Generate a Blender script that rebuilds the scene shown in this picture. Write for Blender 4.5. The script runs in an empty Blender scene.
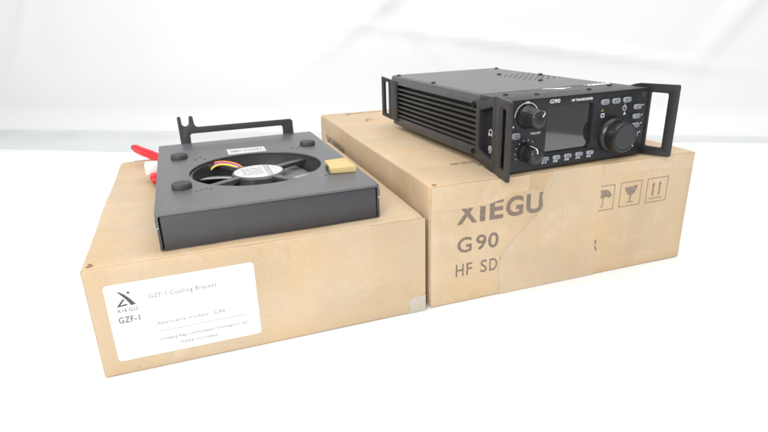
import bpy, bmesh, math, random
from mathutils import Vector, Matrix, noise
random.seed(7)
S = bpy.context.scene
COL = S.collection

# ------------------------------------------------------------------ camera
CX, CY, CZ = -0.13935406, -0.31112943, 0.19596287
PITCH, YAW, ROLL, F = -0.35275442, -0.33030774, -0.0305734, 544.59
cp, sp, cy_, sy_ = math.cos(PITCH), math.sin(PITCH), math.cos(YAW), math.sin(YAW)
fwd = Vector((-sy_*cp, cy_*cp, sp)); rgt = Vector((cy_, sy_, 0)); up = rgt.cross(fwd)
cr, sr = math.cos(ROLL), math.sin(ROLL)
r2 = cr*rgt + sr*up; u2 = -sr*rgt + cr*up
cam_d = bpy.data.cameras.new('camera'); cam = bpy.data.objects.new('camera', cam_d); COL.objects.link(cam)
M = Matrix.Identity(4)
for i in range(3):
    M[i][0] = r2[i]; M[i][1] = u2[i]; M[i][2] = -fwd[i]
M[0][3], M[1][3], M[2][3] = CX, CY, CZ
cam.matrix_world = M
cam_d.sensor_width = 36; cam_d.lens = F/768*36; cam_d.clip_start = 0.01; cam_d.clip_end = 50
cam_d.dof.use_dof = True; cam_d.dof.focus_distance = 0.40; cam_d.dof.aperture_fstop = 20
S.camera = cam

# ------------------------------------------------------------------ light
w = bpy.data.worlds.new('World'); S.world = w; w.use_nodes = True
bg = w.node_tree.nodes['Background']; bg.inputs[0].default_value = (0.93, 0.97, 1.0, 1); bg.inputs[1].default_value = 0.36
def area(name, loc, target, sx, sy, power, col):
    l = bpy.data.lights.new(name, 'AREA'); l.shape = 'RECTANGLE'; l.size = sx; l.size_y = sy; l.energy = power; l.color = col
    o = bpy.data.objects.new(name, l); COL.objects.link(o); o.location = loc
    o.rotation_euler = (Vector(target)-Vector(loc)).to_track_quat('-Z', 'Y').to_euler()
    return o
area('softbox_overhead', (-0.05, 0.02, 1.15), (-0.02, 0.10, 0), 1.5, 0.9, 11.8, (1, 0.985, 0.96))
area('softbox_front', (-0.80, -1.00, 0.75), (-0.02, 0.1, 0.05), 0.8, 0.6, 19, (1, 0.985, 0.96))
S.view_settings.view_transform = 'Standard'; S.view_settings.look = 'None'
S.view_settings.exposure = 0.08; S.view_settings.gamma = 1
S.render.engine = 'CYCLES'

# ------------------------------------------------------------------ materials
def mat(name, col, rough=0.5, metal=0.0, spec=0.5, var=0.0, vscale=60, bump=0.0, bscale=900, coat=0.0, col2=None):
    m = bpy.data.materials.new(name); m.use_nodes = True; nt = m.node_tree; N = nt.nodes; L = nt.links
    b = N['Principled BSDF']
    b.inputs['Base Color'].default_value = (*col, 1); b.inputs['Roughness'].default_value = rough
    b.inputs['Metallic'].default_value = metal; b.inputs['Specular IOR Level'].default_value = spec
    b.inputs['Coat Weight'].default_value = coat; b.inputs['Coat Roughness'].default_value = 0.08
    tc = N.new('ShaderNodeTexCoord')
    if var > 0 or col2:
        n = N.new('ShaderNodeTexNoise'); n.inputs['Scale'].default_value = vscale; n.inputs['Detail'].default_value = 6
        L.new(tc.outputs['Object'], n.inputs['Vector'])
        r = N.new('ShaderNodeValToRGB'); r.color_ramp.elements[0].position = 0.32; r.color_ramp.elements[1].position = 0.68
        c2 = col2 or tuple(min(1, c*(1+var)) for c in col); c1 = tuple(c*(1-var) for c in col)
        r.color_ramp.elements[0].color = (*c1, 1); r.color_ramp.elements[1].color = (*c2, 1)
        L.new(n.outputs['Fac'], r.inputs[0]); L.new(r.outputs[0], b.inputs['Base Color'])
    if bump > 0:
        n2 = N.new('ShaderNodeTexNoise'); n2.inputs['Scale'].default_value = bscale; n2.inputs['Detail'].default_value = 3
        L.new(tc.outputs['Object'], n2.inputs['Vector'])
        bp = N.new('ShaderNodeBump'); bp.inputs['Strength'].default_value = bump; bp.inputs['Distance'].default_value = 0.0003
        L.new(n2.outputs['Fac'], bp.inputs['Height']); L.new(bp.outputs[0], b.inputs['Normal'])
    return m

def cardboard(name, base, seed=0.0, rgh=0.62, bmp=1.0):
    """kraft board: fibre flecks, broad mottling, faint flute lines, scuffs"""
    m = bpy.data.materials.new(name); m.use_nodes = True; nt = m.node_tree; N = nt.nodes; L = nt.links
    b = N['Principled BSDF']; b.inputs['Roughness'].default_value = rgh; b.inputs['Specular IOR Level'].default_value = 0.35
    tc = N.new('ShaderNodeTexCoord'); mp = N.new('ShaderNodeMapping'); mp.inputs['Location'].default_value = (seed, seed*2, seed*3)
    L.new(tc.outputs['Object'], mp.inputs[0])
    def nz(scale, detail, vec=None, rough=0.55):
        n = N.new('ShaderNodeTexNoise'); n.inputs['Scale'].default_value = scale; n.inputs['Detail'].default_value = detail
        n.inputs['Roughness'].default_value = rough
        L.new(vec or mp.outputs[0], n.inputs['Vector']); return n
    def ramp(src, p0, p1, v0, v1):
        r = N.new('ShaderNodeMapRange'); r.inputs[1].default_value = p0; r.inputs[2].default_value = p1
        r.inputs[3].default_value = v0; r.inputs[4].default_value = v1; L.new(src, r.inputs[0]); return r.outputs[0]
    def mul(a, c):
        x = N.new('ShaderNodeMath'); x.operation = 'MULTIPLY'; L.new(a, x.inputs[0]); L.new(c, x.inputs[1]); return x.outputs[0]
    broad = ramp(nz(14, 4).outputs['Fac'], 0.3, 0.7, 0.885, 1.065)
    st = N.new('ShaderNodeMapping'); st.inputs['Scale'].default_value = (30, 30, 260); L.new(mp.outputs[0], st.inputs[0])
    fib = ramp(nz(4, 5, st.outputs[0]).outputs['Fac'], 0.3, 0.7, 0.985, 1.015)
    fine = ramp(nz(700, 3).outputs['Fac'], 0.3, 0.7, 0.95, 1.05)
    spots = ramp(nz(85, 2).outputs['Fac'], 0.66, 0.76, 1.0, 0.91)
    v = mul(mul(mul(broad, fib), fine), spots)
    hue = N.new('ShaderNodeMix'); hue.data_type = 'RGBA'; L.new(ramp(nz(22, 5, None, .6).outputs['Fac'], .38, .62, 0, 1), hue.inputs[0])
    hue.inputs[6].default_value = (base[0]*1.02, base[1]*.975, base[2]*.92, 1); hue.inputs[7].default_value = (base[0]*.985, base[1]*1.015, base[2]*1.07, 1)
    c = N.new('ShaderNodeVectorMath'); c.operation = 'SCALE'; L.new(hue.outputs[2], c.inputs[0]); L.new(v, c.inputs['Scale'])
    # pale scuffs
    sc = ramp(nz(38, 7, None, 0.7).outputs['Fac'], 0.56, 0.70, 0.0, 0.5)
    mx = N.new('ShaderNodeMix'); mx.data_type = 'RGBA'; L.new(sc, mx.inputs[0]); L.new(c.outputs[0], mx.inputs[6])
    mx.inputs[7].default_value = (min(1, base[0]*1.15), base[1]*1.2, base[2]*1.35, 1)
    L.new(mx.outputs[2], b.inputs['Base Color'])
    wv = N.new('ShaderNodeTexWave'); wv.inputs['Scale'].default_value = 95; wv.bands_direction = 'X'; wv.inputs['Distortion'].default_value = 1.5
    wv.inputs['Detail'].default_value = 1; L.new(mp.outputs[0], wv.inputs[0])
    b1 = N.new('ShaderNodeBump'); b1.inputs['Strength'].default_value = 0.03; b1.inputs['Distance'].default_value = 0.0004; L.new(wv.outputs['Fac'], b1.inputs['Height'])
    b2 = N.new('ShaderNodeBump'); b2.inputs['Strength'].default_value = 0.5*bmp; b2.inputs['Distance'].default_value = 0.0014
    L.new(nz(45, 5).outputs['Fac'], b2.inputs['Height']); L.new(b1.outputs[0], b2.inputs['Normal']); L.new(b2.outputs[0], b.inputs['Normal'])
    return m

KRAFT = cardboard('kraft_small_box', (0.535, 0.410, 0.270), 0.0)
KRAFT2 = cardboard('kraft_large_box', (0.550, 0.415, 0.265), 3.1)
BLACKM = mat('black_anodised', (0.022, 0.022, 0.024), 0.42, 0, 0.5, 0.15, 120, 0.25, 1800)
LIDM = mat('black_painted_lid', (0.055, 0.056, 0.060), 0.32, 0, 0.8, 0.12, 90, 0.35, 2200)
FACEM = mat('panel_black', (0.013, 0.013, 0.016), 0.42, 0, 0.45, 0.1, 150, 0.2, 2500)
FINM = mat('heatsink_black', (0.050, 0.048, 0.046), 0.45, 0, 0.5, 0.15, 100)
HANDM = mat('handle_black', (0.023, 0.022, 0.025), 0.42, 0, 0.45, 0.12, 120, 0.25, 1800)
KNOBM = mat('knob_rubber_black', (0.014, 0.014, 0.016), 0.33, 0, 0.5, 0.1, 150)
KNOBF = mat('knob_face_grey', (0.035, 0.036, 0.04), 0.30, 0.0, 0.5, 0.1, 150)
PITM = mat('pit_black', (0.006, 0.006, 0.007), 0.7, 0, 0.2, 0.1)
SCREW = mat('black_screw', (0.012, 0.012, 0.013), 0.35, 0.3, 0.5, 0.1)
GLASS = mat('screen_glass', (0.010, 0.008, 0.006), 0.05, 0, 1.0, 0.1, 20, coat=0.2)
GLASS.node_tree.nodes['Principled BSDF'].inputs['IOR'].default_value = 1.75
PRINTW = mat('white_print', (0.60, 0.60, 0.62), 0.5, 0, 0.4, 0.08, 300)
PRINTB = mat('bright_white_print', (0.85, 0.85, 0.86), 0.5, 0, 0.4, 0.05, 300)
BTNM = mat('button_pale', (0.27, 0.295, 0.335), 0.35, 0, 0.5, 0.06, 300)
BTNT = mat('button_legend', (0.05, 0.05, 0.07), 0.5, 0, 0.4, 0.1)
YEL = mat('yellow_print', (0.36, 0.29, 0.03), 0.5, 0, 0.4, 0.1)
BRK_LIT = mat('bracket_paint_lit', (0.095, 0.098, 0.105), 0.40, 0.0, 0.8, 0.06, 80, 0.3, 1700)  # bracket paint as lit from above, the brightness put into the colour
BRK_SHADED = mat('bracket_paint_shaded', (0.050, 0.050, 0.056), 0.40, 0.0, 0.5, 0.03, 80, 0.35, 1700)  # same bracket paint, darkened to put shade on the front-facing sheets
FANM = mat('fan_plastic_black', (0.045, 0.045, 0.048), 0.30, 0, 0.8, 0.1)
BLADEM = mat('fan_blade_black', (0.24, 0.243, 0.25), 0.25, 0, 1.0, 0.1)
RUBM = mat('rubber_foot_grey', (0.055, 0.055, 0.06), 0.6, 0, 0.35, 0.1, 200, 0.3, 900)
LABM = mat('silver_white_label', (0.56, 0.56, 0.565), 0.35, 0, 0.5, 0.03, 60)
STRIPE = mat('label_grey_stripe', (0.33, 0.33, 0.34), 0.4, 0, 0.5, 0.05)
FOAM = mat('cream_foam', (0.60, 0.465, 0.225), 0.9, 0, 0.15, 0.04, 160, 0.7, 1100)
STICK = mat('white_sticker', (0.76, 0.77, 0.79), 0.35, 0, 0.4, 0.015, 60)
INKD = mat('ink_dark_grey', (0.075, 0.07, 0.08), 0.5, 0, 0.4, 0.25, 900)
INKL = mat('ink_faded_grey', (0.20, 0.20, 0.22), 0.5, 0, 0.4, 0.15, 900)
INKM = mat('ink_mid_grey', (0.12, 0.12, 0.14), 0.5, 0, 0.4, 0.25, 900)
INKB = mat('ink_on_board', (0.20, 0.155, 0.125), 0.6, 0, 0.3, 0.16, 500)
INKF = mat('ink_fine_on_board', (0.25, 0.20, 0.155), 0.6, 0, 0.3, 0.18, 500)
REDM = mat('red_pvc', (0.72, 0.012, 0.025), 0.40, 0, 0.5, 0.1, 100)
WHTP = mat('white_nylon', (0.78, 0.78, 0.77), 0.4, 0, 0.5, 0.03)
ORG = mat('orange_wire', (0.85, 0.30, 0.03), 0.35); BLU = mat('blue_wire', (0.05, 0.09, 0.45), 0.35); PNK = mat('pink_red_wire', (0.70, 0.08, 0.10), 0.35)
YLW = mat('yellow_wire', (0.80, 0.60, 0.08), 0.35)
BROWNM = mat('dark_brown_board', (0.26, 0.165, 0.085), 0.8, 0, 0.2, 0.3, 400)
STEEL = mat('bright_steel', (0.6, 0.6, 0.6), 0.3, 1.0, 0.5, 0.05)

TAPE = cardboard('packing_tape_pale', (0.542, 0.424, 0.284), 3.1, 0.30, 1.5)
TAPE2 = cardboard('packing_tape_edge', (0.547, 0.430, 0.290), 1.9, 0.38, 0.8)
TAPEC = cardboard('packing_tape_greyish', (0.50, 0.46, 0.39), 5.2, 0.18, 2.0)
TAPET = cardboard('worn_board', (0.505, 0.375, 0.230), 2.7, 0.55)
TAPEF = cardboard('packing_tape_thin', (0.555, 0.432, 0.290), 3.1, 0.30)
TAPEG = cardboard('packing_tape_on_small_box', (0.520, 0.400, 0.262), 0.0, 0.32)

def cloth_mat(name, k=1.0):
    m = bpy.data.materials.new(name); m.use_nodes = True; nt = m.node_tree; N = nt.nodes; L = nt.links
    b = N['Principled BSDF']; b.inputs['Base Color'].default_value = (0.84, 0.855, 0.865, 1); b.inputs['Roughness'].default_value = 0.8
    b.inputs['Specular IOR Level'].default_value = 0.2
    tc = N.new('ShaderNodeTexCoord')
    n = N.new('ShaderNodeTexNoise'); n.inputs['Scale'].default_value = 5; n.inputs['Detail'].default_value = 4; L.new(tc.outputs['Object'], n.inputs[0])
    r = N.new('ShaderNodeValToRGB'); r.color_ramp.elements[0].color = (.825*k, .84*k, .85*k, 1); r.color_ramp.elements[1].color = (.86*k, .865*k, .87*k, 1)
    L.new(n.outputs[0], r.inputs[0]); L.new(r.outputs[0], b.inputs['Base Color'])
    n2 = N.new('ShaderNodeTexNoise'); n2.inputs['Scale'].default_value = 700; n2.inputs['Detail'].default_value = 2; L.new(tc.outputs['Object'], n2.inputs[0])
    bp = N.new('ShaderNodeBump'); bp.inputs['Strength'].default_value = .12; bp.inputs['Distance'].default_value = .0005
    L.new(n2.outputs[0], bp.inputs['Height']); L.new(bp.outputs[0], b.inputs['Normal'])
    return m
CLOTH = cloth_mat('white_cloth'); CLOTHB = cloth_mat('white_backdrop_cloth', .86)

# ------------------------------------------------------------------ helpers (mm in, metres out)
K = 0.001
def link(name, bm, m, parent=None, smooth=None):
    bmesh.ops.scale(bm, vec=(K, K, K), verts=bm.verts)
    bmesh.ops.recalc_face_normals(bm, faces=bm.faces)
    me = bpy.data.meshes.new(name); bm.to_mesh(me); bm.free()
    o = bpy.data.objects.new(name, me); COL.objects.link(o)
    for x in (m if isinstance(m, (list, tuple)) else [m]): me.materials.append(x)
    if smooth is not None:
        for p in me.polygons: p.use_smooth = True
        try: me.set_sharp_from_angle(angle=math.radians(smooth))
        except Exception: pass
    if parent: o.parent = parent
    return o
def thing(name, label, cat, loc, rz):
    o = bpy.data.objects.new(name, None); COL.objects.link(o); o.empty_display_size = .02
    o.location = loc; o.rotation_euler = (0, 0, rz); o['label'] = label; o['category'] = cat
    return o
def box(bm, x0, x1, y0, y1, z0, z1, bev=0.0, seg=2):
    r = bmesh.ops.create_cube(bm, size=1)
    bmesh.ops.scale(bm, vec=(x1-x0, y1-y0, z1-z0), verts=r['verts'])
    bmesh.ops.translate(bm, vec=((x0+x1)/2, (y0+y1)/2, (z0+z1)/2), verts=r['verts'])
    if bev > 0:
        es = list({e for v in r['verts'] for e in v.link_edges})
        bmesh.ops.bevel(bm, geom=es, offset=bev, segments=seg, affect='EDGES', profile=0.5)
def lathe(bm, prof, org, axis='y', n=48, flute=None):
    """prof: list of (r, h) along -y (or +z); flute(i, a) -> radius factor"""
    rings = []
    for k, (r, h) in enumerate(prof):
        ring = []
        for i in range(n):
            a = 2*math.pi*i/n; rr = r*(flute(k, a) if flute else 1)
            if axis == 'y': p = (org[0]+rr*math.cos(a), org[1]-h, org[2]+rr*math.sin(a))
            else: p = (org[0]+rr*math.cos(a), org[1]+rr*math.sin(a), org[2]+h)
            ring.append(bm.verts.new(p))
        rings.append(ring)
    for a, b in zip(rings, rings[1:]):
        for i in range(n): bm.faces.new((a[i], a[(i+1) % n], b[(i+1) % n], b[i]))
    bm.faces.new(rings[0]); bm.faces.new(rings[-1])
def rrect(x0, x1, z0, z1, r, k=5):
    out = []
    for cx, cz, a0 in ((x1-r, z1-r, 0), (x0+r, z1-r, 90), (x0+r, z0+r, 180), (x1-r, z0+r, 270)):
        for i in range(k+1):
            a = math.radians(a0+90*i/k); out.append((cx+r*math.cos(a), cz+r*math.sin(a)))
    return out
def circle(cx, cz, r, n=48): return [(cx+r*math.cos(2*math.pi*i/n), cz+r*math.sin(2*math.pi*i/n)) for i in range(n)]
def eval_mesh(o):
    bpy.context.view_layer.update()
    dg = bpy.context.evaluated_depsgraph_get(); me = bpy.data.meshes.new_from_object(o.evaluated_get(dg)); return me
def plate(bm, loops, thick, fn, bev=0.0):
    """filled 2D shape with holes -> solid. fn maps (a, b, t) with t in 0..thick to mm point"""
    cu = bpy.data.curves.new('tmp', 'CURVE'); cu.dimensions = '2D'; cu.fill_mode = 'BOTH'; cu.extrude = thick/2-bev; cu.bevel_depth = bev; cu.bevel_resolution = 1; cu.offset = -bev
    for lp in loops:
        s = cu.splines.new('POLY'); s.points.add(len(lp)-1); s.use_cyclic_u = True
        for p, q in zip(s.points, lp): p.co = (q[0], q[1], 0, 1)
    o = bpy.data.objects.new('tmp', cu); COL.objects.link(o); me = eval_mesh(o)
    n0 = len(bm.verts); t = bmesh.new(); t.from_mesh(me); bmesh.ops.remove_doubles(t, verts=t.verts, dist=1e-4)
    for v in t.verts: v.co = Vector(fn(v.co.x, v.co.y, v.co.z+thick/2))
    t.to_mesh(me); t.free(); bm.from_mesh(me)
    bpy.data.objects.remove(o); bpy.data.curves.remove(cu); bpy.data.meshes.remove(me)
def text(bm, s, x0, x1, z0, z1, fn, bold=0.0, thick=0.12, space=1.0, ref=None):
    """text fitted to the rectangle (cap height z0..z1); fn maps (a, b, t)"""
    cu = bpy.data.curves.new('tmp', 'FONT'); cu.body = s; cu.size = 10; cu.offset = bold; cu.space_character = space; cu.resolution_u = 4
    cu.extrude = 0.05
    o = bpy.data.objects.new('tmp', cu); COL.objects.link(o); me = eval_mesh(o)
    xs = [v.co.x for v in me.vertices]; ax, bx = min(xs), max(xs)
    cap0, cap1 = 0-bold, 7.29+bold
    t = bmesh.new(); t.from_mesh(me); bmesh.ops.remove_doubles(t, verts=t.verts, dist=1e-5)
    for v in t.verts:
        a = x0+(v.co.x-ax)/(bx-ax)*(x1-x0); b = z0+(v.co.y-cap0)/(cap1-cap0)*(z1-z0)
        v.co = Vector(fn(a, b, (v.co.z+.05)/.1*thick))
    t.to_mesh(me); t.free(); bm.from_mesh(me)
    bpy.data.objects.remove(o); bpy.data.curves.remove(cu); bpy.data.meshes.remove(me)
def front(y):            # decal on a face looking towards -y, standing proud by t
    return lambda a, b, t: (a, y-t, b)
def topf(z): return lambda a, b, t: (a, b, z+t)
def leftf(x): return lambda a, b, t: (x-t, -a, b)      # a = -y so text reads from back to front
def seg(bm, p, q, wd, fn, thick=.1):  # straight printed stroke
    d = Vector(q)-Vector(p); d.normalize(); n = Vector((-d.y, d.x))*wd/2
    P = Vector(p); Q = Vector(q)
    plate(bm, [[(P+n)[:], (Q+n)[:], (Q-n)[:], (P-n)[:]]], thick, fn)
def tube(bm, pts, r, n=10):
    P = [Vector(p) for p in pts]; rings = []
    # catmull smooth
    Q = []
    for i in range(len(P)-1):
        a = P[max(i-1, 0)]; b = P[i]; c = P[i+1]; d = P[min(i+2, len(P)-1)]
        for k in range(6):
            t = k/6; Q.append(0.5*((2*b)+(c-a)*t+(2*a-5*b+4*c-d)*t*t+(3*b-a-3*c+d)*t**3))
    Q.append(P[-1]); up_ = Vector((0.1, 0.2, 1))
    for i, p in enumerate(Q):
        t = (Q[min(i+1, len(Q)-1)]-Q[max(i-1, 0)]).normalized(); u = t.cross(up_).normalized(); v = u.cross(t)
        rings.append([bm.verts.new(p+r*(math.cos(2*math.pi*k/n)*u+math.sin(2*math.pi*k/n)*v)) for k in range(n)])
    for a, b in zip(rings, rings[1:]):
        for k in range(n): bm.faces.new((a[k], a[(k+1) % n], b[(k+1) % n], b[k]))
    bm.faces.new(rings[0]); bm.faces.new(rings[-1])
def smooth(a, b, x):
    t = max(0, min(1, (x-a)/(b-a))); return t*t*(3-2*t)

# ------------------------------------------------------------------ setting: cloth-covered table and backdrop
ANG = math.radians(-30.0); LU = Vector((math.cos(ANG), math.sin(ANG))); LV = Vector((-LU.y, LU.x))   # along / away
L0 = Vector((-0.198, 0.620))      # a point on the rear edge of the table
def uv2w(u, v): p = L0+u*LU+v*LV; return p.x, p.y
def ripple(x, y, s): return noise.noise(Vector((x*s, y*s, 0.3)))
bm = bmesh.new(); NU, NV = 150, 110; U0, U1, V0, V1 = -1.6, 1.10, -1.72, 0.0
grid = []
for j in range(NV+1):
    row = []
    for i in range(NU+1):
        u = U0+(U1-U0)*i/NU; v = V0+(V1-V0)*(j/NV)
        v += max(0, 1-(V1-v)/.25)*(0.1165*smooth(.12, .42, u)*(1-.35*smooth(.93, 1.02, u))+.004*noise.noise(Vector((u*5, 0, 0))))
        x, y = uv2w(u, v)
        far = smooth(-0.42, -0.10, v)
        z = far*(0.0035*(ripple(x*.7, y*2.0, 6)+.3*ripple(x, y, 13)))
        # one soft fold lying near the back edge
        z += 0.004*math.exp(-((v+0.035-0.03*math.sin(u*2.1+.6))/0.010)**2)*smooth(-.8, -.2, u)*(1-smooth(.0, .25, u))
        z = min(z, 0.006) - 0.0005*(1-far)*0
        if far <= 0: z = 0
        row.append(bm.verts.new((x*1000, y*1000, z*1000)))
    grid.append(row)
for j in range(NV):
    for i in range(NU): bm.faces.new((grid[j][i], grid[j][i+1], grid[j+1][i+1], grid[j+1][i]))
tt = link('tabletop', bm, CLOTH, None, 180); tt['kind'] = 'structure'

bm = bmesh.new(); NU, NW = 260, 150
def fold(u, h):
    """depth of the hanging cloth: broad creases, as from unfolding"""
    d = 0
    for (u0, h0, a, wd, ln, amp) in ((-.20, .50, 62, .018, .30, .010), (.16, .46, -50, .02, .34, .012), (.52, .34, 35, .02, .30, .010), (.36, .60, 78, .016, .4, .010),
                                     (-.52, .26, 12, .012, .34, .009), (.02, .62, 20, .02, .3, .010), (.80, .40, -38, .02, .4, .012), (-.42, .62, -25, .02, .35, .009),
                                     (.62, .14, -8, .012, .3, .006), (-.75, .45, 70, .02, .4, .012), (.30, .33, -72, .012, .16, .007), (1.1, .5, 55, .02, .4, .01)):
        ca, sa = math.cos(math.radians(a)), math.sin(math.radians(a))
        p = (u-u0)*ca+(h-h0)*sa; q = -(u-u0)*sa+(h-h0)*ca; wd *= .62
        d += amp*math.exp(-(q/wd)**2)*math.exp(-(p/ln)**2)
    d = d*1.5+0.011*noise.noise(Vector((u*2.2, h*2.6, 1.7)))+0.004*noise.noise(Vector((u*7, h*5, 5.1)))
    return d
grid = []
H = 1.25; GAP = 0.118
for i in range(NU+1):
    u = -1.6+3.5*i/NU
    col = [(GAP+.004, 0.0045)]
    for k in range(1, 16):
        a = math.pi/2*k/15; col.append((0.0006+GAP+0.05*math.sin(a), -0.0008+0.05*(1-math.cos(a))))
    for k in range(1, NW+1):
        h = H*k/NW; s_ = smooth(0, .10, h)
        col.append((0.0506+GAP-s_*(fold(u, h+.05))+0.02*h, 0.0492+h))
    row = []
    for v, z in col:
        x, y = uv2w(u, v); row.append(bm.verts.new((x*1000, y*1000, z*1000)))
    grid.append(row)
for a, b in zip(grid, grid[1:]):
    for k in range(len(a)-1): bm.faces.new((a[k], b[k], b[k+1], a[k+1]))
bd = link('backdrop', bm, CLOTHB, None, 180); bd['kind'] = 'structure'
bm = bmesh.new(); vs = []  # pale grey strip between the table sheet and the backdrop
for i in range(61):
    u = -1.6+3.2*i/60; w0 = .003*noise.noise(Vector((u*4, 2, 0)))
    a_ = uv2w(u, -.06); b_ = uv2w(u, .112+w0); c_ = uv2w(u, .1165+w0); d_ = uv2w(u, .150)
    vs.append([bm.verts.new((p[0]*1000, p[1]*1000, z)) for p, z in ((a_, -4), (b_, -2.5), (c_, 5.0), (d_, 5.2))])
for p, q in zip(vs, vs[1:]):
    for k in range(3): bm.faces.new((p[k], q[k], q[k+1], p[k+1]))
st = link('rear_grey_strip', bm, mat('pale_grey_strip', (.635, .65, .655), .6, var=.05, vscale=8), None, 180); st['kind'] = 'structure'

# ------------------------------------------------------------------ cardboard boxes
def carton_body(name, W, D, Hh, m, parent, seed, cuts=()):
    """board box, faces finely divided so its panels can bow and its edges wander a little"""
    bm = bmesh.new(); box(bm, 0, W, 1.4, D, 0.15, Hh, 1.3, 3)
    for ax, n, L_ in ((0, 26, W), (1, 26, D), (2, 10, Hh)):
        for k in range(1, n):
            pos = [0, 0, 0]; pos[ax] = L_*k/n; no = [0, 0, 0]; no[ax] = 1
            bmesh.ops.bisect_plane(bm, geom=bm.verts[:]+bm.edges[:]+bm.faces[:], plane_co=pos, plane_no=no, dist=1e-5)
    for v in bm.verts:
        x, y, z = v.co; sd = Vector((seed, 0, 0))
        n1 = noise.noise(Vector((x, y, z))*.018+sd); n2 = noise.noise(Vector((x, y, z))*.05+sd*2)
        bul = .9*math.sin(math.pi*min(1, max(0, z/Hh)))*math.sin(math.pi*min(1, max(0, y/D)))
        if x < 3: v.co.x -= bul*.4+n1*.25*min(1, z/20)
        if x > W-3: v.co.x += bul*.5
        if z > Hh-3: v.co.z += (n1*.8+n2*.45)-.5*math.sin(math.pi*max(0, min(1, x/W)))*math.sin(math.pi*max(0, min(1, y/D)))
        if y > D-3: v.co.y += n1*.8
    # crushed corners / dents
    for (cx, cy, cz, r, amt) in cuts:
        c = Vector((cx, cy, cz))
        for v in bm.verts:
            d = (v.co-c).length
            if d < r:
                k = (1-d/r)**1.3; v.co += (Vector((W/2, D/2, Hh/2))-c).normalized()*amt*k
    return link(name, bm, m, parent, 35)
def front_panel_board(W, Hh, m, parent, seed, y1=1.15):
    bm = bmesh.new(); box(bm, .35, W-.1, 0, y1, .25, Hh-.2, .85, 3)
    for n, ax, L_ in ((30, 0, W), (12, 2, Hh)):
        for k in range(1, n):
            pos = [0, 0, 0]; pos[ax] = L_*k/n; no = [0, 0, 0]; no[ax] = 1
            bmesh.ops.bisect_plane(bm, geom=bm.verts[:]+bm.edges[:]+bm.faces[:], plane_co=pos, plane_no=no, dist=1e-5)
    for v in bm.verts:
        if v.co.z > Hh-2.5: v.co.z += .45*noise.noise(Vector((v.co.x*.06, seed, 0)))+.3*noise.noise(Vector((v.co.x*.3, seed, 5)))
        if v.co.z < 2: v.co.z += .5*abs(noise.noise(Vector((v.co.x*.05, seed, 3))))+.3*abs(noise.noise(Vector((v.co.x*.3, seed, 9))))
    return link('front_flap', bm, m, parent, 35)

def torn(pts, amp=.45, step=2.0, keep=()):
    '''roughen an outline; edges listed in keep stay straight'''
    out = []
    for i, p in enumerate(pts):
        q = pts[(i+1) % len(pts)]; out.append(p)
        if i in keep: continue
        L_ = math.hypot(q[0]-p[0], q[1]-p[1]); n = int(L_/step); nx, ny = -(q[1]-p[1])/L_, (q[0]-p[0])/L_
        for k in range(1, n):
            t = k/n; d = amp*(noise.noise(Vector((p[0]+t*L_, p[1], 3))*.35)*1.6+random.uniform(-.35, .35)); out.append((p[0]+(q[0]-p[0])*t+nx*d, p[1]+(q[1]-p[1])*t+ny*d))
    return out
# --- large box
W2, D2, H2 = 225.4, 313.1, 89.69
b2 = thing('cardboard_box', 'larger kraft cardboard box on the right printed G90, with the black radio on top', 'box', (0, 0, 0), 0)
carton_body('carton', W2, D2, H2, KRAFT2, b2, 4.2, ((0, 0, H2, 7, 1.6), (W2, D2, H2, 12, 2), (0, 0, 0, 9, 1.6), (0, D2, H2, 9, 1.2)))
front_panel_board(W2, H2, KRAFT2, b2, 2.0)
ff = front(-0.02)
bm = bmesh.new()
for ch, x0, x1 in (('X', 19.6, 35.2), ('I', 37.2, 41.3), ('E', 44.8, 55.6), ('G', 57.6, 71.6), ('U', 74.0, 87.9)): text(bm, ch, x0, x1, 60.3, 76.0, ff, bold=.30)
link('brand_print', bm, INKB, b2)
bm = bmesh.new()
for ch, x0, x1 in (('G', 20.4, 31.4), ('9', 34.8, 43.0), ('0', 44.4, 52.8)): text(bm, ch, x0, x1, 39.0, 51.0, ff, bold=.14)
link('model_print', bm, INKB, b2)
bm = bmesh.new(); xx = 0
for ch, x0, x1 in (('H', 19.4, 25.6), ('F', 27.8, 32.3), ('S', 39.0, 44.1), ('D', 46.2, 52.6), ('R', 54.6, 60.4), ('T', 64.5, 70.2), ('R', 72, 77.5), ('A', 78.6, 85), ('N', 87, 93), ('S', 94.8, 100), ('C', 101.6, 107.6), ('E', 109.6, 114), ('I', 116.4, 117.6), ('V', 119.4, 125.6), ('E', 127.6, 132.2), ('R', 134.8, 140.6)):
    text(bm, ch, x0, x1, 20.9, 31.0, ff, bold=.05)
link('type_print', bm, INKB, b2)
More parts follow.
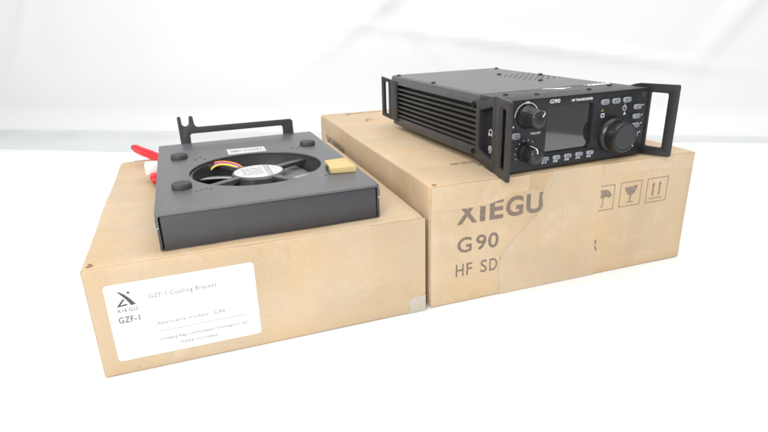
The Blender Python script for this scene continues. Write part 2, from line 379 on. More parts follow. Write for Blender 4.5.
# handling symbols
def frame_rect(bm, x0, x1, z0, z1, wd=.55, fn=ff):
    plate(bm, [[(x0, z0), (x1, z0), (x1, z1), (x0, z1)], [(x0+wd, z0+wd), (x1-wd, z0+wd), (x1-wd, z1-wd), (x0+wd, z1-wd)]], .1, fn)
bm = bmesh.new(); frame_rect(bm, 131, 151, 53, 72.8)
um = [(133.5, 63.5)]+[(141+7.5*math.cos(math.radians(a)), 63.5+6.0*math.sin(math.radians(a))) for a in range(180, -1, -15)][1:]
um += [(146, 62.6), (143.5, 63.7), (141, 62.6), (138.5, 63.7), (136, 62.6)]
plate(bm, [um], .1, ff); seg(bm, (141, 63), (141, 56), .6, ff); seg(bm, (141, 56.2), (138.8, 56.2), .6, ff); link('keep_dry_symbol', bm, INKF, b2)
bm = bmesh.new(); frame_rect(bm, 156.2, 176.4, 53.3, 73)
gl = [(160.6, 69.3), (163.5, 68.4), (165.2, 69.3), (167, 68.3), (169.3, 69.5), (172.2, 69.4), (171.6, 66), (169.6, 63.2), (167.3, 62), (166.9, 57.4), (169.6, 56.7), (169.6, 56.2), (163.2, 56.2), (163.2, 56.7), (165.9, 57.4), (165.6, 62), (163.2, 63.2), (161.2, 66)]
plate(bm, [gl], .1, ff); link('fragile_symbol', bm, INKF, b2)
bm = bmesh.new(); frame_rect(bm, 181.6, 201.9, 53.2, 73)
for x in (188, 194.2): plate(bm, [[(x-.75, 58.6), (x+.75, 58.6), (x+.75, 67), (x+1.5, 67), (x, 70), (x-1.5, 67), (x-.75, 67)]], .1, ff)
seg(bm, (185.2, 56.4), (197.5, 56.4), .7, ff); link('this_way_up_symbol', bm, INKF, b2)
# print on the left side and on the top
bm = bmesh.new(); text(bm, 'XIEGU', -286, -212, 60.5, 72.5, leftf(-1.2), bold=.3, space=1.05)
for v in bm.verts: v.co.x -= .9*math.sin(math.pi*v.co.z/H2)*math.sin(math.pi*v.co.y/D2)*.5
link('side_brand_print', bm, INKF, b2)
tz = H2+.55
for (x, y) in ((24, 296), (34, 252)):
    bm = bmesh.new()
    seg(bm, (x, y), (x+9, y), .7, topf(tz)); seg(bm, (x+4, y+7), (x+12, y+6), .7, topf(tz)); seg(bm, (x+2, y-4), (x+8, y+9), .6, topf(tz)); link('faint_symbol', bm, INKF, b2)
bm = bmesh.new(); text(bm, 'HR-3310', 37, 55, 44.2, 47.2, lambda a, b, t: (a, b, H2+.5+t)); link('stamped_number', bm, INKM, b2)
bm = bmesh.new()
seg(bm, (57, 50), (66, 52), .3, topf(tz)); seg(bm, (57, 50), (55, 36), .4, topf(tz)); seg(bm, (55, 36), (72, 46), .3, topf(tz)); seg(bm, (54, 35), (56, 34.6), .9, topf(tz))
link('pen_mark', bm, INKM, b2)
# tapes
bm = bmesh.new()
plate(bm, [torn([(95, 89.6), (137.6, 89.6), (137.9, 60), (137.4, 30), (138.3, .4), (55.4, .4), (54.4, 12), (53.9, 22), (54.4, 28.0), (55.6, 30.0), (57, 33.5), (66, 43), (78, 54), (88.6, 63.5), (86.8, 71), (88, 78)], .7, 1.6, (0, 4))], .14, front(-.14))
link('packing_tape', bm, TAPE, b2)
bm = bmesh.new()
plate(bm, [torn([(.6, 72.6), (10, 72.0), (24, 71.7), (41, 71.5), (45, 72.4), (50, 73.6), (56, 74.7), (61, 77.5), (75, 78), (76, 89.3), (.6, 89.3)], .35, 1.6, (9, 10))], .14, front(-.14))
link('packing_tape', bm, TAPE2, b2)
bm = bmesh.new()
plate(bm, [[(76.3, 78.2), (86, 77), (90.7, 80.2), (94.6, 89.3), (76.3, 89.3)]], .10, front(-.06))
link('torn_patch', bm, TAPET, b2)
bm = bmesh.new()
plate(bm, [[(140, 89.3), (224.9, 89.3), (224.9, 76), (205, 78.4), (190, 80.5), (170, 78.8), (152, 80.5), (140, 79)]], .10, front(-.06))
link('packing_tape', bm, TAPEF, b2)
bm = bmesh.new()
for ch, x0, x1 in (('T', 64.5, 70.2), ('R', 73, 78.5), ('A', 80, 86), ('N', 88, 93.5), ('S', 96, 100.6), ('C', 103, 108), ('E', 111, 115.2)): text(bm, ch, x0, x1, 21.5, 30.5, front(-.285), bold=-.10, thick=.05)
link('ghost_lettering', bm, cardboard('ghost_ink', (0.495, 0.392, 0.262), 1.2, .5), b2)
bm = bmesh.new(); lathe(bm, [(1.7, 0), (1.5, .18)], (4.2, 4.0, H2+.1), 'z', 14); link('corner_hole', bm, BROWNM, b2)
# folded lid seam near the rear of the top
bm = bmesh.new(); box(bm, 1.5, W2-1.5, D2-11, D2-10.5, H2-.4, H2+.3, .1, 1); link('lid_seam', bm, mat('board_fold', (.40, .29, .18), .7, var=.2, vscale=300), b2)

# --- small box
W1, D1, H1 = 206.0, 258.5, 70.07
B1X, B1Y, B1R = -0.20990810, -0.00198861, 0.00482375
b1 = thing('cardboard_box', 'smaller kraft cardboard box on the left bearing a white GZF-1 sticker, under the fan bracket', 'box', (B1X, B1Y, 0), B1R)
carton_body('carton', W1, D1, H1, KRAFT, b1, 9.7, ((W1, 0, H1, 8, 1.5), (0, D1, H1, 9, 1.2), (W1, D1, H1, 12, 2)))
front_panel_board(W1, H1, KRAFT, b1, 7.0)
bm = bmesh.new()
plate(bm, [rrect(9.3, 92.3, 9.4, 58.7, 2.2)], .18, ff); link('sticker', bm, STICK, b1)
stk = b1.children[-1]
fs = front(-.205)
bm = bmesh.new()
plate(bm, [[(15.4, 54.2), (17.4, 53.6), (19.6, 51.6), (22.0, 48.8), (24.5, 44.8), (21.8, 44.5), (20.9, 46.6), (19.8, 48.6), (18.0, 51.2), (16.6, 53.1)]], .08, fs)
plate(bm, [[(18.4, 49.4), (14.2, 44.4), (20.2, 44.9), (19.6, 45.9), (16.3, 45.4), (18.9, 48.4)]], .08, fs)
lathe(bm, [(.75, 0), (.75, .08)], (21.6, -.205, 52.6), 'y', 14); link('emblem', bm, INKD, stk)
bm = bmesh.new(); text(bm, 'XIEGU', 13.9, 24.8, 40.9, 43.1, fs, space=1.35, bold=.12, thick=.08); link('brand_print', bm, INKM, stk)
bm = bmesh.new(); text(bm, 'GZF-1', 13.9, 25.0, 34.0, 38.1, fs, space=1.1, bold=.12, thick=.08); link('model_print', bm, INKD, stk)
bm = bmesh.new()
text(bm, 'GZF-1 Cooling Bracket', 31.8, 69.6, 46.9, 49.7, fs, thick=.08, space=1.1)
link('title_print', bm, INKL, stk)
bm = bmesh.new()
text(bm, 'Applicable models : G90', 33.4, 72.2, 28.9, 31.0, fs, thick=.08, space=1.1)
seg(bm, (33.3, 24.3), (84, 24.6), .25, fs, .08)
text(bm, 'Chongqing Xiegu Communication Technology Co., Ltd', 33.2, 84, 18.2, 20.2, fs, thick=.08)
text(bm, 'MADE IN CHINA', 44.4, 66, 13.4, 15.3, fs, thick=.08, space=1.1); link('small_print', bm, INKL, stk)
bm = bmesh.new(); plate(bm, [[(168, 69.6), (205.6, 69.6), (205.6, 14), (170, 14)]], .08, front(-.05)); link('packing_tape', bm, TAPEG, b1)
bm = bmesh.new(); plate(bm, [torn([(193.5, 11), (200, 12.5), (205.7, 13), (205.7, .5), (192, .5), (194.6, 4), (192.8, 7)], .5, 1.2, (2, 3))], .14, front(-.12)); link('clear_tape_end', bm, TAPEC, b1)
bm = bmesh.new(); plate(bm, [[(2.6, 3.6), (4.4, 3.0), (6.4, 4.2), (6.0, 6.2), (4.8, 8.6), (3.2, 8.2), (3.6, 6.2)]], .12, topf(H1-.15)); link('corner_hole', bm, BROWNM, b1)
bm = bmesh.new()
plate(bm, [[(12, D1-3.0), (20, D1-3.4), (33, D1-5.5), (46, D1-4.5), (60, D1-3.0), (60, D1-1), (30, D1-.8), (12, D1-1)]], .12, topf(H1+.35)); link('brown_edge_strip', bm, BROWNM, b1)  # dark brown strip along the rear top edge

# ------------------------------------------------------------------ radio
r = thing('radio_transceiver', 'black desktop radio with knobs, dark screen and side handles, standing on the larger cardboard box', 'radio', (0.05837145, 0.00197806, H2*K), 0.05080939)
FB = 38.0                                        # depth of the front bezel
bm = bmesh.new()
box(bm, 6.5, 113.5, FB, 198, 4.2, 43.2)          # inner body
box(bm, .4, 119.6, FB+.3, 198, 4.2, 12.2, 1.2)   # lower rail
box(bm, .4, 119.6, FB+.3, 42.5, 12.0, 43.2, .3)
for x in (0.4, 112.6): box(bm, x, x+7, 195, 198, 11, 43, .3)
body = link('body', bm, FINM, r, 35)
for side in (0, 1):
    bm = bmesh.new()
    for k in range(7):
        z = 13.7+4.15*k
        if side == 0: box(bm, .5, 6, 42.6, 194.9, z, z+1.65, .35, 2)
        else: box(bm, 114, 119.5, 42.6, 194.9, z, z+1.65, .35, 2)
    link('heat_sink_fins', bm, FINM, r, 35)
bm = bmesh.new()                                 # pressed lid: shallow chamfer down to the sides
prof = [(0, 43.6), (0, 46.6), (1.2, 50.2), (3.2, 51.2), (116.8, 51.2), (118.8, 50.2), (120, 46.6), (120, 43.6)]
a = [bm.verts.new((x, FB+.5, z)) for x, z in prof]; b = [bm.verts.new((x, 200, z)) for x, z in prof]
for i in range(len(prof)): bm.faces.new((a[i], a[(i+1) % len(prof)], b[(i+1) % len(prof)], b[i]))
bm.faces.new(a); bm.faces.new(b)
lid = link('top_cover', bm, LIDM, r)
bm = bmesh.new()                                 # oblique ventilation slots
for row in range(7):
    for c in range(6):
        x = 79+c*6.4; y = 88+row*7.2
        plate(bm, [[(x, y), (x+1.2, y), (x+4.6, y+4.6), (x+3.4, y+4.6)]], .06, topf(51.2))
link('ventilation_slots', bm, PITM, r)
def screw(x, y, z, axis='z', rad=2.1):
    bm = bmesh.new()
    if axis == 'z': lathe(bm, [(rad, 0), (rad, .5), (rad*.7, 1.0), (.9, 1.05), (.85, .6)], (x, y, z), 'z', 20)
    else:
        lathe(bm, [(rad, 0), (rad, .6), (rad*.7, 1.1), (.9, 1.15), (.85, .6)], (0, 0, 0), 'z', 20)
        bmesh.ops.rotate(bm, verts=bm.verts, cent=(0, 0, 0), matrix=Matrix.Rotation(math.radians(-90 if x < 60 else 90), 3, 'Y'))
        bmesh.ops.translate(bm, vec=(x, y, z), verts=bm.verts)
    return link('screw', bm, SCREW, r, 35)
for x, y in ((4.8, 119.6), (4.8, 192), (115.5, 192), (85.4, 142.1), (112, 115.3), (85.7, 81), (115.2, 119.6)): screw(x, y, 51.2)
# front bezel with a sunken screen window
bm = bmesh.new()
plate(bm, [rrect(0, 120, 1.7, 51.2, 1.0, 3), rrect(30.3, 70.2, 12.4, 44.4, 2.2, 4)], 3.0, lambda a_, b_, t: (a_, t, b_), .35)
bez = link('front_panel', bm, FACEM, r, 35)
bm = bmesh.new()
box(bm, 4.2, 115.8, 3.0, FB, 1.7, 50.6)
box(bm, .1, 119.9, 3.02, FB, 44.5, 51.15, .7)
box(bm, .1, 119.9, 3.02, FB, 1.75, 8.2, .7)
box(bm, .1, 4.6, 3.02, 11.0, 8, 44.7, .3); box(bm, .1, 4.6, 35.5, FB, 8, 44.7, .3)
box(bm, 115.4, 119.9, 3.02, 11.0, 8, 44.7, .3); box(bm, 115.4, 119.9, 35.5, FB, 8, 44.7, .3)
link('bezel_housing', bm, HANDM, r, 35)
bm = bmesh.new(); plate(bm, [rrect(29.5, 71.0, 11.8, 45.8, 2)], .5, lambda a_, b_, t: (a_, 2.45+t, b_)); link('screen', bm, GLASS, r)
for x, y in ((13.1, 25.4), (32.3, 15.3), (78.4, 15.4), (107, 25.4)): screw(x, y, 51.15, rad=1.8)
fp = front(0.0)
# knobs
def small_knob(cx, cz, rb, rf, L_, mark, ang, name):
    fl = lambda k, a_: 1+(.022*math.cos(a_*18) if 2 <= k <= 4 else 0)
    bm = bmesh.new()
    lathe(bm, [(rb, 0), (rb, 2.2), (rb-.8, 3.2), (rf+.5, L_*.6), (rf+.1, L_-1.4), (rf-.5, L_-.4), (rf-1.4, L_)], (cx, 0, cz), 'y', 72, fl)
    k = link(name, bm, KNOBM, r, 40)
    bm = bmesh.new(); lathe(bm, [(rf-1.45, L_-.02), (rf-1.6, L_+.08), (.4, L_-.25)], (cx, 0, cz), 'y', 40); link('knob_face', bm, KNOBF, k, 60)
    ca, sa = math.cos(ang), math.sin(ang); bm = bmesh.new()      # pointer line over the edge
    path = [(rf-3.4, L_+.10), (rf-1.3, L_+.12), (rf-.25, L_-.2), (rf+.42, L_-1.4), (rf+.85, L_*.6), (rf+1.0, L_*.45)]
    pv = []
    for rr, h in path:
        for s_ in (-.45, .45): pv.append(bm.verts.new((cx+rr*ca-s_*sa, -h, cz+rr*sa+s_*ca)))
    for i in range(len(path)-1): bm.faces.new((pv[2*i], pv[2*i+1], pv[2*i+3], pv[2*i+2]))
    o = link('pointer_line', bm, PRINTW, k)
    sm = o.modifiers.new('t', 'SOLIDIFY'); sm.thickness = .00015
    return k
small_knob(13.3, 39.6, 7.9, 6.0, 14.5, True, math.radians(48), 'volume_knob')
small_knob(14.3, 14.8, 6.6, 5.3, 13.5, True, math.radians(100), 'function_knob')
bm = bmesh.new()
fl = lambda k, a_: 1+(.006*math.cos(a_*36) if 3 <= k <= 5 else 0)
lathe(bm, [(13.0, 0), (13.0, 2.0), (12.2, 3.4), (11.2, 4.4), (11.0, 8), (11.0, 12), (10.5, 13.2), (9.6, 13.6), (9.0, 13.3), (8.6, 12.8)], (89.6, 0, 19.6), 'y', 120, fl)
dial = link('tuning_dial', bm, KNOBM, r, 40)
bm = bmesh.new(); lathe(bm, [(8.9, 12.85), (8.8, 13.05), (.3, 12.9)], (89.6, 0, 19.6), 'y', 48); link('knob_face', bm, KNOBF, dial, 60)
bm = bmesh.new(); plate(bm, [circle(96.9, 13.2, .7, 16)], .15, front(-13.3)); link('index_dot', bm, PRINTW, dial)
# scale ring and dots
bm = bmesh.new()
A = [math.radians(a_) for a_ in range(178, 14, -6)]
for p, q in zip(A, A[1:]): seg(bm, (13.3+9.5*math.cos(p), 39.6+9.5*math.sin(p)), (13.3+9.5*math.cos(q), 39.6+9.5*math.sin(q)), .55, fp)
text(bm, '50', 12.0, 15.0, 48.3, 50.0, fp, bold=.3); plate(bm, [circle(3.0, 33.6, .7, 12)], .1, fp)
link('scale_ring', bm, PRINTW, bez)
bm = bmesh.new()
for a_ in (205, 180, 155, 130, 105, 80, 55): plate(bm, [circle(14.3+8.8*math.cos(math.radians(a_)), 14.8+8.8*math.sin(math.radians(a_)), .38, 10)], .1, fp)
link('scale_dots', bm, PRINTW, bez)
bm = bmesh.new(); text(bm, 'G90', 31.6, 40.2, 46.9, 49.7, fp, bold=.25); text(bm, 'HF TRANSCEIVER', 50.2, 68.8, 46.7, 48.5, fp, bold=.35)
text(bm, 'VOL/CH', 17.2, 25.4, 27.0, 28.6, fp, bold=.35); link('panel_lettering', bm, PRINTW, bez)
bm = bmesh.new(); plate(bm, [[(77.4, 37.4), (79.4, 37.4), (78.4, 39.3)]], .1, fp); link('warning_mark', bm, YEL, bez)
bm = bmesh.new(); plate(bm, [rrect(77.4, 80.6, 33.0, 36.0, .4, 2), rrect(78.1, 79.9, 33.7, 35.3, .3, 2)], .1, fp)
plate(bm, [circle(98.9, 38.1, 1.9, 24), circle(98.9, 38.1, 1.45, 24)], .1, fp); seg(bm, (98.9, 38.1), (98.9, 41.3), .4, fp)
plate(bm, [[(98.2, 33.2), (100.6, 33.2), (99.4, 35.8)]], .1, fp)
for z in (38.6, 31.4, 25.1, 18.4): plate(bm, [rrect(116.0, 117.2, z, z+.9, .3, 2)], .1, fp)
link('panel_symbols', bm, PRINTW, bez)
bm = bmesh.new(); plate(bm, [circle(116.2, 46.8, 1.7, 24), circle(116.2, 46.8, 1.35, 24)], .06, fp); link('corner_symbol', bm, INKM, bez)
# buttons
def button(cx, cz, w_, h_, txt, below=None):
    bm = bmesh.new(); plate(bm, [rrect(cx-w_/2, cx+w_/2, cz-h_/2, cz+h_/2, h_*.42, 5)], 1.5, lambda a_, b_, t: (a_, -1.5+t, b_), .3)
    k = link('button', bm, BTNM, r, 40)
    bm = bmesh.new(); plate(bm, [rrect(cx-w_*.30, cx+w_*.34, cz-h_*.32, cz+h_*.22, .5, 3)], .07, front(-1.5)); link('button_legend', bm, BTNT, k)
    bm = bmesh.new(); text(bm, txt, cx-w_*.24, cx+w_*.28, cz-h_*.22, cz+h_*.12, front(-1.58), thick=.05); link('button_lettering', bm, PRINTW, k)
    if below:
        bm = bmesh.new(); text(bm, below, cx-1.9, cx+1.9, cz-h_/2-2.1, cz-h_/2-.6, fp, bold=.4); link('button_caption', bm, PRINTW, k)
for x, t, bl in ((30.3, 'POW', 'F1'), (40.3, 'PRE', 'F2'), (50.2, 'ATT', 'F3'), (60.2, 'CMP', 'F4'), (70.1, 'NB', 'F5')): button(x, 8.6, 6.1, 3.0, t, bl)
for x, t in ((79.5, 'FUN'), (89.6, 'AB'), (99.7, 'A=B')): button(x, 44.1, 7.0, 3.8, t)
for z, t in ((38.2, 'MOD'), (31.3, 'BND'), (24.6, 'KEY'), (17.9, 'LCK')): button(110.6, z, 7.0, 3.6, t)
button(4.9, 27.4, 6.2, 4.3, 'PTT')
# prints on top of the bezel
tf = topf(51.25)
bm = bmesh.new()
plate(bm, [[(52, 36.5), (57, 37), (63.5, 33.5), (68, 27.5), (65.5, 26.8), (60.5, 31.6)]], .08, tf); plate(bm, [[(61.4, 34.6), (75.5, 31.6), (74.5, 29.8), (64.5, 31.4)]], .08, tf)
plate(bm, [circle(64.0, 32.0, 3.0, 20)], .1, tf)
link('cover_emblem', bm, PRINTB, r)
bm = bmesh.new(); text(bm, 'XIEGU', 92, 115, 31.5, 38.0, tf, bold=.35); link('cover_brand', bm, PRINTB, r)
bm = bmesh.new(); text(bm, 'SOFTWARE DEFINED', 36, 74, 17.6, 21.4, tf, bold=.1); link('cover_lettering', bm, INKL, r)
# pockets with jacks on the left and right of the bezel
for sx, xf, nm in ((0, 4.2, 'l'), (1, 115.8, 'r')):
    for z, kind in ((25.0, 'headphone'), (12.8, 'key')):
        bm = bmesh.new(); dx = -1 if sx == 0 else 1
        lathe(bm, [(3.2, 0), (3.2, .7), (2.0, .8), (1.9, .2)], (0, 0, 0), 'z', 24)
        bmesh.ops.rotate(bm, verts=bm.verts, cent=(0, 0, 0), matrix=Matrix.Rotation(math.radians(90*dx), 3, 'Y')); bmesh.ops.translate(bm, vec=(xf, 18.5, z), verts=bm.verts)
        j = link('jack_socket', bm, SCREW, r, 40)
        if sx == 0:
            f2 = lambda a_, b_, t: (xf-.02-t, -a_, b_); bm = bmesh.new(); c = -28.6
            plate(bm, [circle(c, z, 2.3, 24), circle(c, z, 1.6, 24)], .1, f2)
            if kind == 'headphone':
                plate(bm, [rrect(c-2.6, c-1.2, z-2.9, z-.6, .3, 2)], .12, f2); plate(bm, [rrect(c+1.2, c+2.6, z-2.9, z-.6, .3, 2)], .12, f2)
            else: plate(bm, [rrect(c-.6, c+.6, z-1.1, z+1.1, .5, 3)], .12, f2); seg(bm, (c-1.6, z-3.0), (c+1.6, z-3.0), .5, f2)
            link('jack_symbol', bm, PRINTW, r)
screw(-.3, 45.6, 43.4, 'x', 2.3); screw(-.3, 45.2, 8.6, 'x', 2.3); screw(120.3, 45.6, 43.4, 'x', 2.3); screw(120.3, 45.2, 8.6, 'x', 2.3)
# handles: bent flat plates, windowed, flaring outwards
def quadmap(p0, p1, q0, q1, mirror, th_out):
    d = Vector((p1[0]-p0[0], p1[1]-p0[1])).normalized(); n = Vector((d.y, -d.x))
    if n.x > 0: n = -n
    def fn(a_, b_, t):
        p = Vector(p0)+d*a_+n*(-2.4+t)
        x = p.x if not mirror else 120-p.x
        return (x, p.y, b_)
    return fn, math.hypot(p1[0]-p0[0], p1[1]-p0[1])
def handle(mirror, rear):
    bm = bmesh.new()
    if not rear:
        A0, A1, B1_ = (-.9, 41.0), (-4.2, 10.7), (-12.5, -17.0)
        fn, la = quadmap(A0, A1, 0, 0, mirror, 1)
        plate(bm, [[(0, 4.6), (6, 3.8), (14, 2.0), (la-4, -.1), (la+.3, -.1), (la+.3, 53.3), (la-3.5, 52.6), (15, 48.6), (9, 47.6), (0, 48.2)],
                   [(5.4, 12.6), (5.4, 39.0), (6.8, 40.6), (la-5.2, 45.4), (la-4.2, 44.6), (la-4.2, 9.2), (la-5.4, 8.3), (6.8, 11.6)]], 2.4, fn, .3)
        fn, lb = quadmap(A1, B1_, 0, 0, mirror, 1)
        plate(bm, [[(-.3, 0), (lb-1, 1.2), (lb, 2.2), (lb, 53), (lb-.8, 53.8), (-.3, 53.3)], rrect(8.9, 21.9, 7.2, 47.4, 1.4, 4)], 2.4, fn, .35)
    else:
        fn, la = quadmap((-.9, 186), (-1.0, 200), 0, 0, mirror, 1)
        plate(bm, [[(0, 8.5), (la+.2, 8.5), (la+.2, 46.8), (0, 46.5)]], 2.4, fn, .3)
        fn, lb = quadmap((-1.0, 200), (-3.8, 216.5), 0, 0, mirror, 1)
        plate(bm, [[(-.2, 8.5), (lb, 10.4), (lb, 49.0), (-.2, 46.8)], rrect(4.2, 11.6, 13.3, 44.6, 1.2, 4)], 2.4, fn, .35)
    return link('handle', bm, HANDM, r, 35)
for rear in (False, True):
    for mirror in (False, True): handle(mirror, rear)
# rear sockets
bm = bmesh.new(); lathe(bm, [(8, 0), (8, -6), (6.5, -6.2), (6.2, -14), (5.5, -14.2)], (30, 198, 28), 'y', 32); link('antenna_socket', bm, STEEL, r, 40)
bm = bmesh.new(); box(bm, 60, 82, 198.1, 206, 18, 30, .8); link('power_socket', bm, PITM, r)

# ------------------------------------------------------------------ fan bracket
f = thing('fan_bracket', 'dark grey metal fan bracket with rubber feet and red cable, lying on the smaller box', 'fan bracket', (-0.16836379, 0.00731832, (H1+.35)*K), 0.01693902)
W, D, HZ = 136.7, 195.0, 22.8
FC = (69.5, 82.5); FR = 47.6
bm = bmesh.new()
outl = rrect(0, W, 0, D, 2.0, 3)
plate(bm, [outl, circle(FC[0], FC[1], FR, 96)], 1.5, lambda a_, b_, t: (a_, b_, HZ-1.5+t), .25)
# rounded shoulders + side flanges of the upper shell
for s_ in (0, 1):
    pr = [(2.2, HZ-.08), (1.2, HZ-.35), (.45, HZ-1.0), (.05, HZ-2.2), (-.1, HZ-3.5), (-.1, 14.6), (1.5, 14.6), (1.5, HZ-2.4), (2.2, HZ-1.55)]
    pr = [((x if s_ == 0 else W-x), z) for x, z in pr]
    a = [bm.verts.new((x, .25, z)) for x, z in pr]; b = [bm.verts.new((x, D-2.2, z)) for x, z in pr]
    for i in range(len(pr)): bm.faces.new((a[i], a[(i+1) % len(pr)], b[(i+1) % len(pr)], b[i]))
    bm.faces.new(a); bm.faces.new(b)
shell = link('upper_shell', bm, BRK_LIT, f, 35)
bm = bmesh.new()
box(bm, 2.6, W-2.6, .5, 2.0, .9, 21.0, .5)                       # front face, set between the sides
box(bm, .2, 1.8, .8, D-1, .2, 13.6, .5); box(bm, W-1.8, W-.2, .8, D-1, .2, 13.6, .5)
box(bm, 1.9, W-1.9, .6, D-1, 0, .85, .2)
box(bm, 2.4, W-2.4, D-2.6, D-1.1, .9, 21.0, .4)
link('lower_tray', bm, BRK_SHADED, f, 35)
bm = bmesh.new(); box(bm, 1.9, W-1.9, 2.3, 3.0, .9, 21.2); link('inner_wall', bm, PITM, f)
bm = bmesh.new(); box(bm, .3, 1.3, 1.0, 3.4, 13.65, 14.55, .1); link('corner_tab', bm, STEEL, f)
bm = bmesh.new(); box(bm, W-1.4, W-.3, .8, 3.4, 13.65, 14.55, .1); link('corner_tab', bm, STEEL, f)
# upright hook plate at the back
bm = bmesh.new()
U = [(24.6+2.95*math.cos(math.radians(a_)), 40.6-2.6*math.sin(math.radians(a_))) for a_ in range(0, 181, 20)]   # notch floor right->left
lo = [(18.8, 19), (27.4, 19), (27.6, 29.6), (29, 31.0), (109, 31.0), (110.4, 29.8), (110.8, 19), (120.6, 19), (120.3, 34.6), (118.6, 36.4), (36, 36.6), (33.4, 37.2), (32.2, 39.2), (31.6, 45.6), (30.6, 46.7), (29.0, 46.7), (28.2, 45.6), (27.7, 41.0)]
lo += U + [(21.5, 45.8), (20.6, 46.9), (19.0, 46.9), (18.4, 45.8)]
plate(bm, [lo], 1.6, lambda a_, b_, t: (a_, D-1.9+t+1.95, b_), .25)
link('hook_plate', bm, BRK_SHADED, f, 35)  # takes the shaded copy of the bracket paint
# rubber feet
for x, y in ((16.3, 137), (16.3, 49.7), (120.6, 137), (120.6, 49.7)):
    bm = bmesh.new(); lathe(bm, [(6.4, 0), (6.5, .3), (6.4, 2.8), (6.0, 3.5), (5.2, 3.7), (.4, 3.6)], (x, y, HZ), 'z', 40); link('rubber_foot', bm, RUBM, f, 40)
# countersunk marks
for grp in (((25, 38.6), (28, 40), (31, 41.2), (34, 39.4)), ((110.6, 37.5), (113.4, 38.9), (116, 37.4)), ((28, 127), (32, 133), (35, 126)), ((106, 132), (109, 127.5), (112, 132.5))):
    bm = bmesh.new()
    for x, y in grp: plate(bm, [circle(x, y, .75 if y < 60 else 1.1, 14)], .05, topf(HZ))
    link('punched_holes', bm, PITM, f)
bm = bmesh.new(); plate(bm, [[(54, 131.4), (84.8, 131.4), (85, 149.6), (54, 152)]], .15, topf(HZ))
lb = link('serial_label', bm, LABM, f)
bm = bmesh.new(); text(bm, 'GZF-1  4 2 0 0 8 6', 57, 82, 139, 144, topf(HZ+.17), bold=.2, thick=.05); link('label_lettering', bm, INKM, lb)
# foam pad over the fourth foot
bm = bmesh.new()
pad = [(116.3, 62.2), (133.0, 63.4), (132.2, 35.6), (114.6, 38.2)]
plate(bm, [pad], 4.2, lambda a_, b_, t: (a_, b_, HZ+.15+t), .5)
for v in bm.verts: v.co.z += .35*noise.noise(v.co*.12)
link('foam_pad', bm, FOAM, f, 40)
# fan
FC = (70.3, 81.6)
FZ = 19.6                                        # plane of the fan's struts
bm = bmesh.new()
seg_n = 96
def ring(bm, r0, r1, z0, z1):
    P = [(r0, z0), (r0, z1), (r1, z1), (r1, z0)]; rs = []
    for rr, z in P: rs.append([bm.verts.new((FC[0]+rr*math.cos(2*math.pi*i/seg_n), FC[1]+rr*math.sin(2*math.pi*i/seg_n), z)) for i in range(seg_n)])
    for k in range(4):
        a, b = rs[k], rs[(k+1) % 4]
        for i in range(seg_n): bm.faces.new((a[i], a[(i+1) % seg_n], b[(i+1) % seg_n], b[i]))
ring(bm, 46.6, 48.4, 1.6, 21.0)
fan = link('fan', bm, FANM, f, 40)
for ang in (32, 122, 212, 302):                 # stator struts
    bm = bmesh.new(); box(bm, 15, 47.0, -3.3, 3.3, 16.4, FZ, .8)
    bmesh.ops.rotate(bm, verts=bm.verts, cent=(0, 0, 0), matrix=Matrix.Rotation(math.radians(ang), 3, 'Z')); bmesh.ops.translate(bm, vec=(FC[0], FC[1], 0), verts=bm.verts)
    link('strut', bm, FANM, fan, 40)
bm = bmesh.new(); lathe(bm, [(18.8, 4), (18.8, 15.6)], (FC[0], FC[1], 0), 'z', 48); link('rotor_hub', bm, FANM, fan, 40)
bm = bmesh.new(); lathe(bm, [(19.4, 14.2), (19.6, 18.4), (18.6, 19.6), (18.0, 19.7)], (FC[0], FC[1], 0), 'z', 64); link('motor_cap', bm, FANM, fan, 40)
bm = bmesh.new(); lathe(bm, [(17.6, 19.72), (17.6, 19.86)], (FC[0], FC[1], 0), 'z', 64); link('hub_label', bm, LABM, fan, 40)
bm = bmesh.new(); T = topf(19.88)
for x0, x1 in ((5.4, 6.6), (7.3, 9.2)):
    ys = [math.sqrt(16.9**2-x**2) for x in (x0, x1)]
    plate(bm, [[(FC[0]+x0, FC[1]-ys[0]), (FC[0]+x1, FC[1]-ys[1]), (FC[0]+x1, FC[1]+ys[1]), (FC[0]+x0, FC[1]+ys[0])]], .05, T)
link('label_stripe', bm, STRIPE, fan)
bm = bmesh.new()
for k, s_ in enumerate(('DC FAN', 'DC 12V', '0.20A', 'MADE IN CHINA')): text(bm, s_, FC[0]-11.5, FC[0]+3.2, FC[1]+7-5*k, FC[1]+9-5*k, T, thick=.05)
link('label_lettering', bm, INKM, fan)
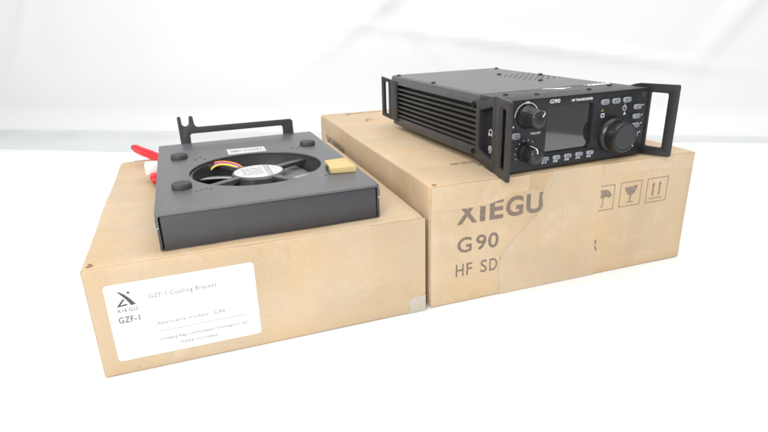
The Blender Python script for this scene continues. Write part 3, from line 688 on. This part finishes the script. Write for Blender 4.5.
for k in range(7):                               # swept, twisted blades
    bm = bmesh.new(); a0 = math.radians(20+k*360/7); rows = []
    for i in range(11):
        rr = 18.4+(45.2-18.4)*i/10; sweep = .28*(i/10)**1.4; half = math.radians(19.5+2.5*math.sin(math.pi*i/10)); pitch = math.radians(27-10*i/10)
        row = []
        for j in range(9):
            t = j/8*2-1; a_ = a0+sweep+half*t; ch = rr*half*t
            z = 10.6+ch*math.tan(pitch)*.62+.9*(1-t*t); row.append(bm.verts.new((FC[0]+rr*math.cos(a_), FC[1]+rr*math.sin(a_), max(2.2, min(14.6, z)))))
        rows.append(row)
    for p, q in zip(rows, rows[1:]):
        for j in range(8): bm.faces.new((p[j], p[j+1], q[j+1], q[j]))
    o = link('blade', bm, BLADEM, fan, 180); sm = o.modifiers.new('t', 'SOLIDIFY'); sm.thickness = .0011; sm.offset = 0
for m, dz, dx, nm in ((ORG, 0, 0, 0), (PNK, -.2, 1.6, 0), (BLU, -.7, 3.4, 0), (YLW, -.9, 5.0, 0)):
    bm = bmesh.new(); tube(bm, [(33+dx*.3, 121-dx, 14+dz), (40+dx*.3, 120.5-dx, 19.5+dz), (48, 116-dx, 21.3+dz), (56-dx*.2, 108.5-dx, 20.8+dz), (61-dx*.3, 101-dx*.4, 18.8+dz)], .85, 10); link('fan_wire', bm, m, fan, 60)
# cables out of the left rear
bm = bmesh.new()
for k, (dz, dy) in enumerate(((-1.6, 0), (1.6, .6), (0, 3.4))):
    tube(bm, [(4, 178+dy, 11+dz), (-3, 194+dy, 13+dz), (-9.5, 207+dy, 14+dz*.9), (-16, 220+dy, 14.4+dz*.8), (-22, 234+dy*1.3, 14.8+dz*.7)], 2.8, 12)
cab = link('power_cable', bm, REDM, f, 60)
bm = bmesh.new(); tube(bm, [(-21.6, 233.6, 15), (-24.0, 239, 15.2)], 2.7, 12); link('cable_end', bm, mat('dark_red_sleeve', (.30, .05, .05), .5), cab, 60)
bm = bmesh.new(); box(bm, -12.2, -1.4, 160, 172, 6.2, 15.5, .9); link('white_connector', bm, WHTP, f, 35)
cn = f.children[-1]
bm = bmesh.new(); box(bm, -7.2, -2.2, 143, 160.1, 2.6, 6.8, .9); box(bm, -8.6, -1.6, 150, 159.5, 4.4, 8.4, .8)
link('red_plug', bm, REDM, cn, 35)
bm = bmesh.new(); tube(bm, [(-6, 172, 11), (-3, 177, 11), (2.5, 182, 10)], 1.3); link('connector_wire', bm, REDM, cn, 60)
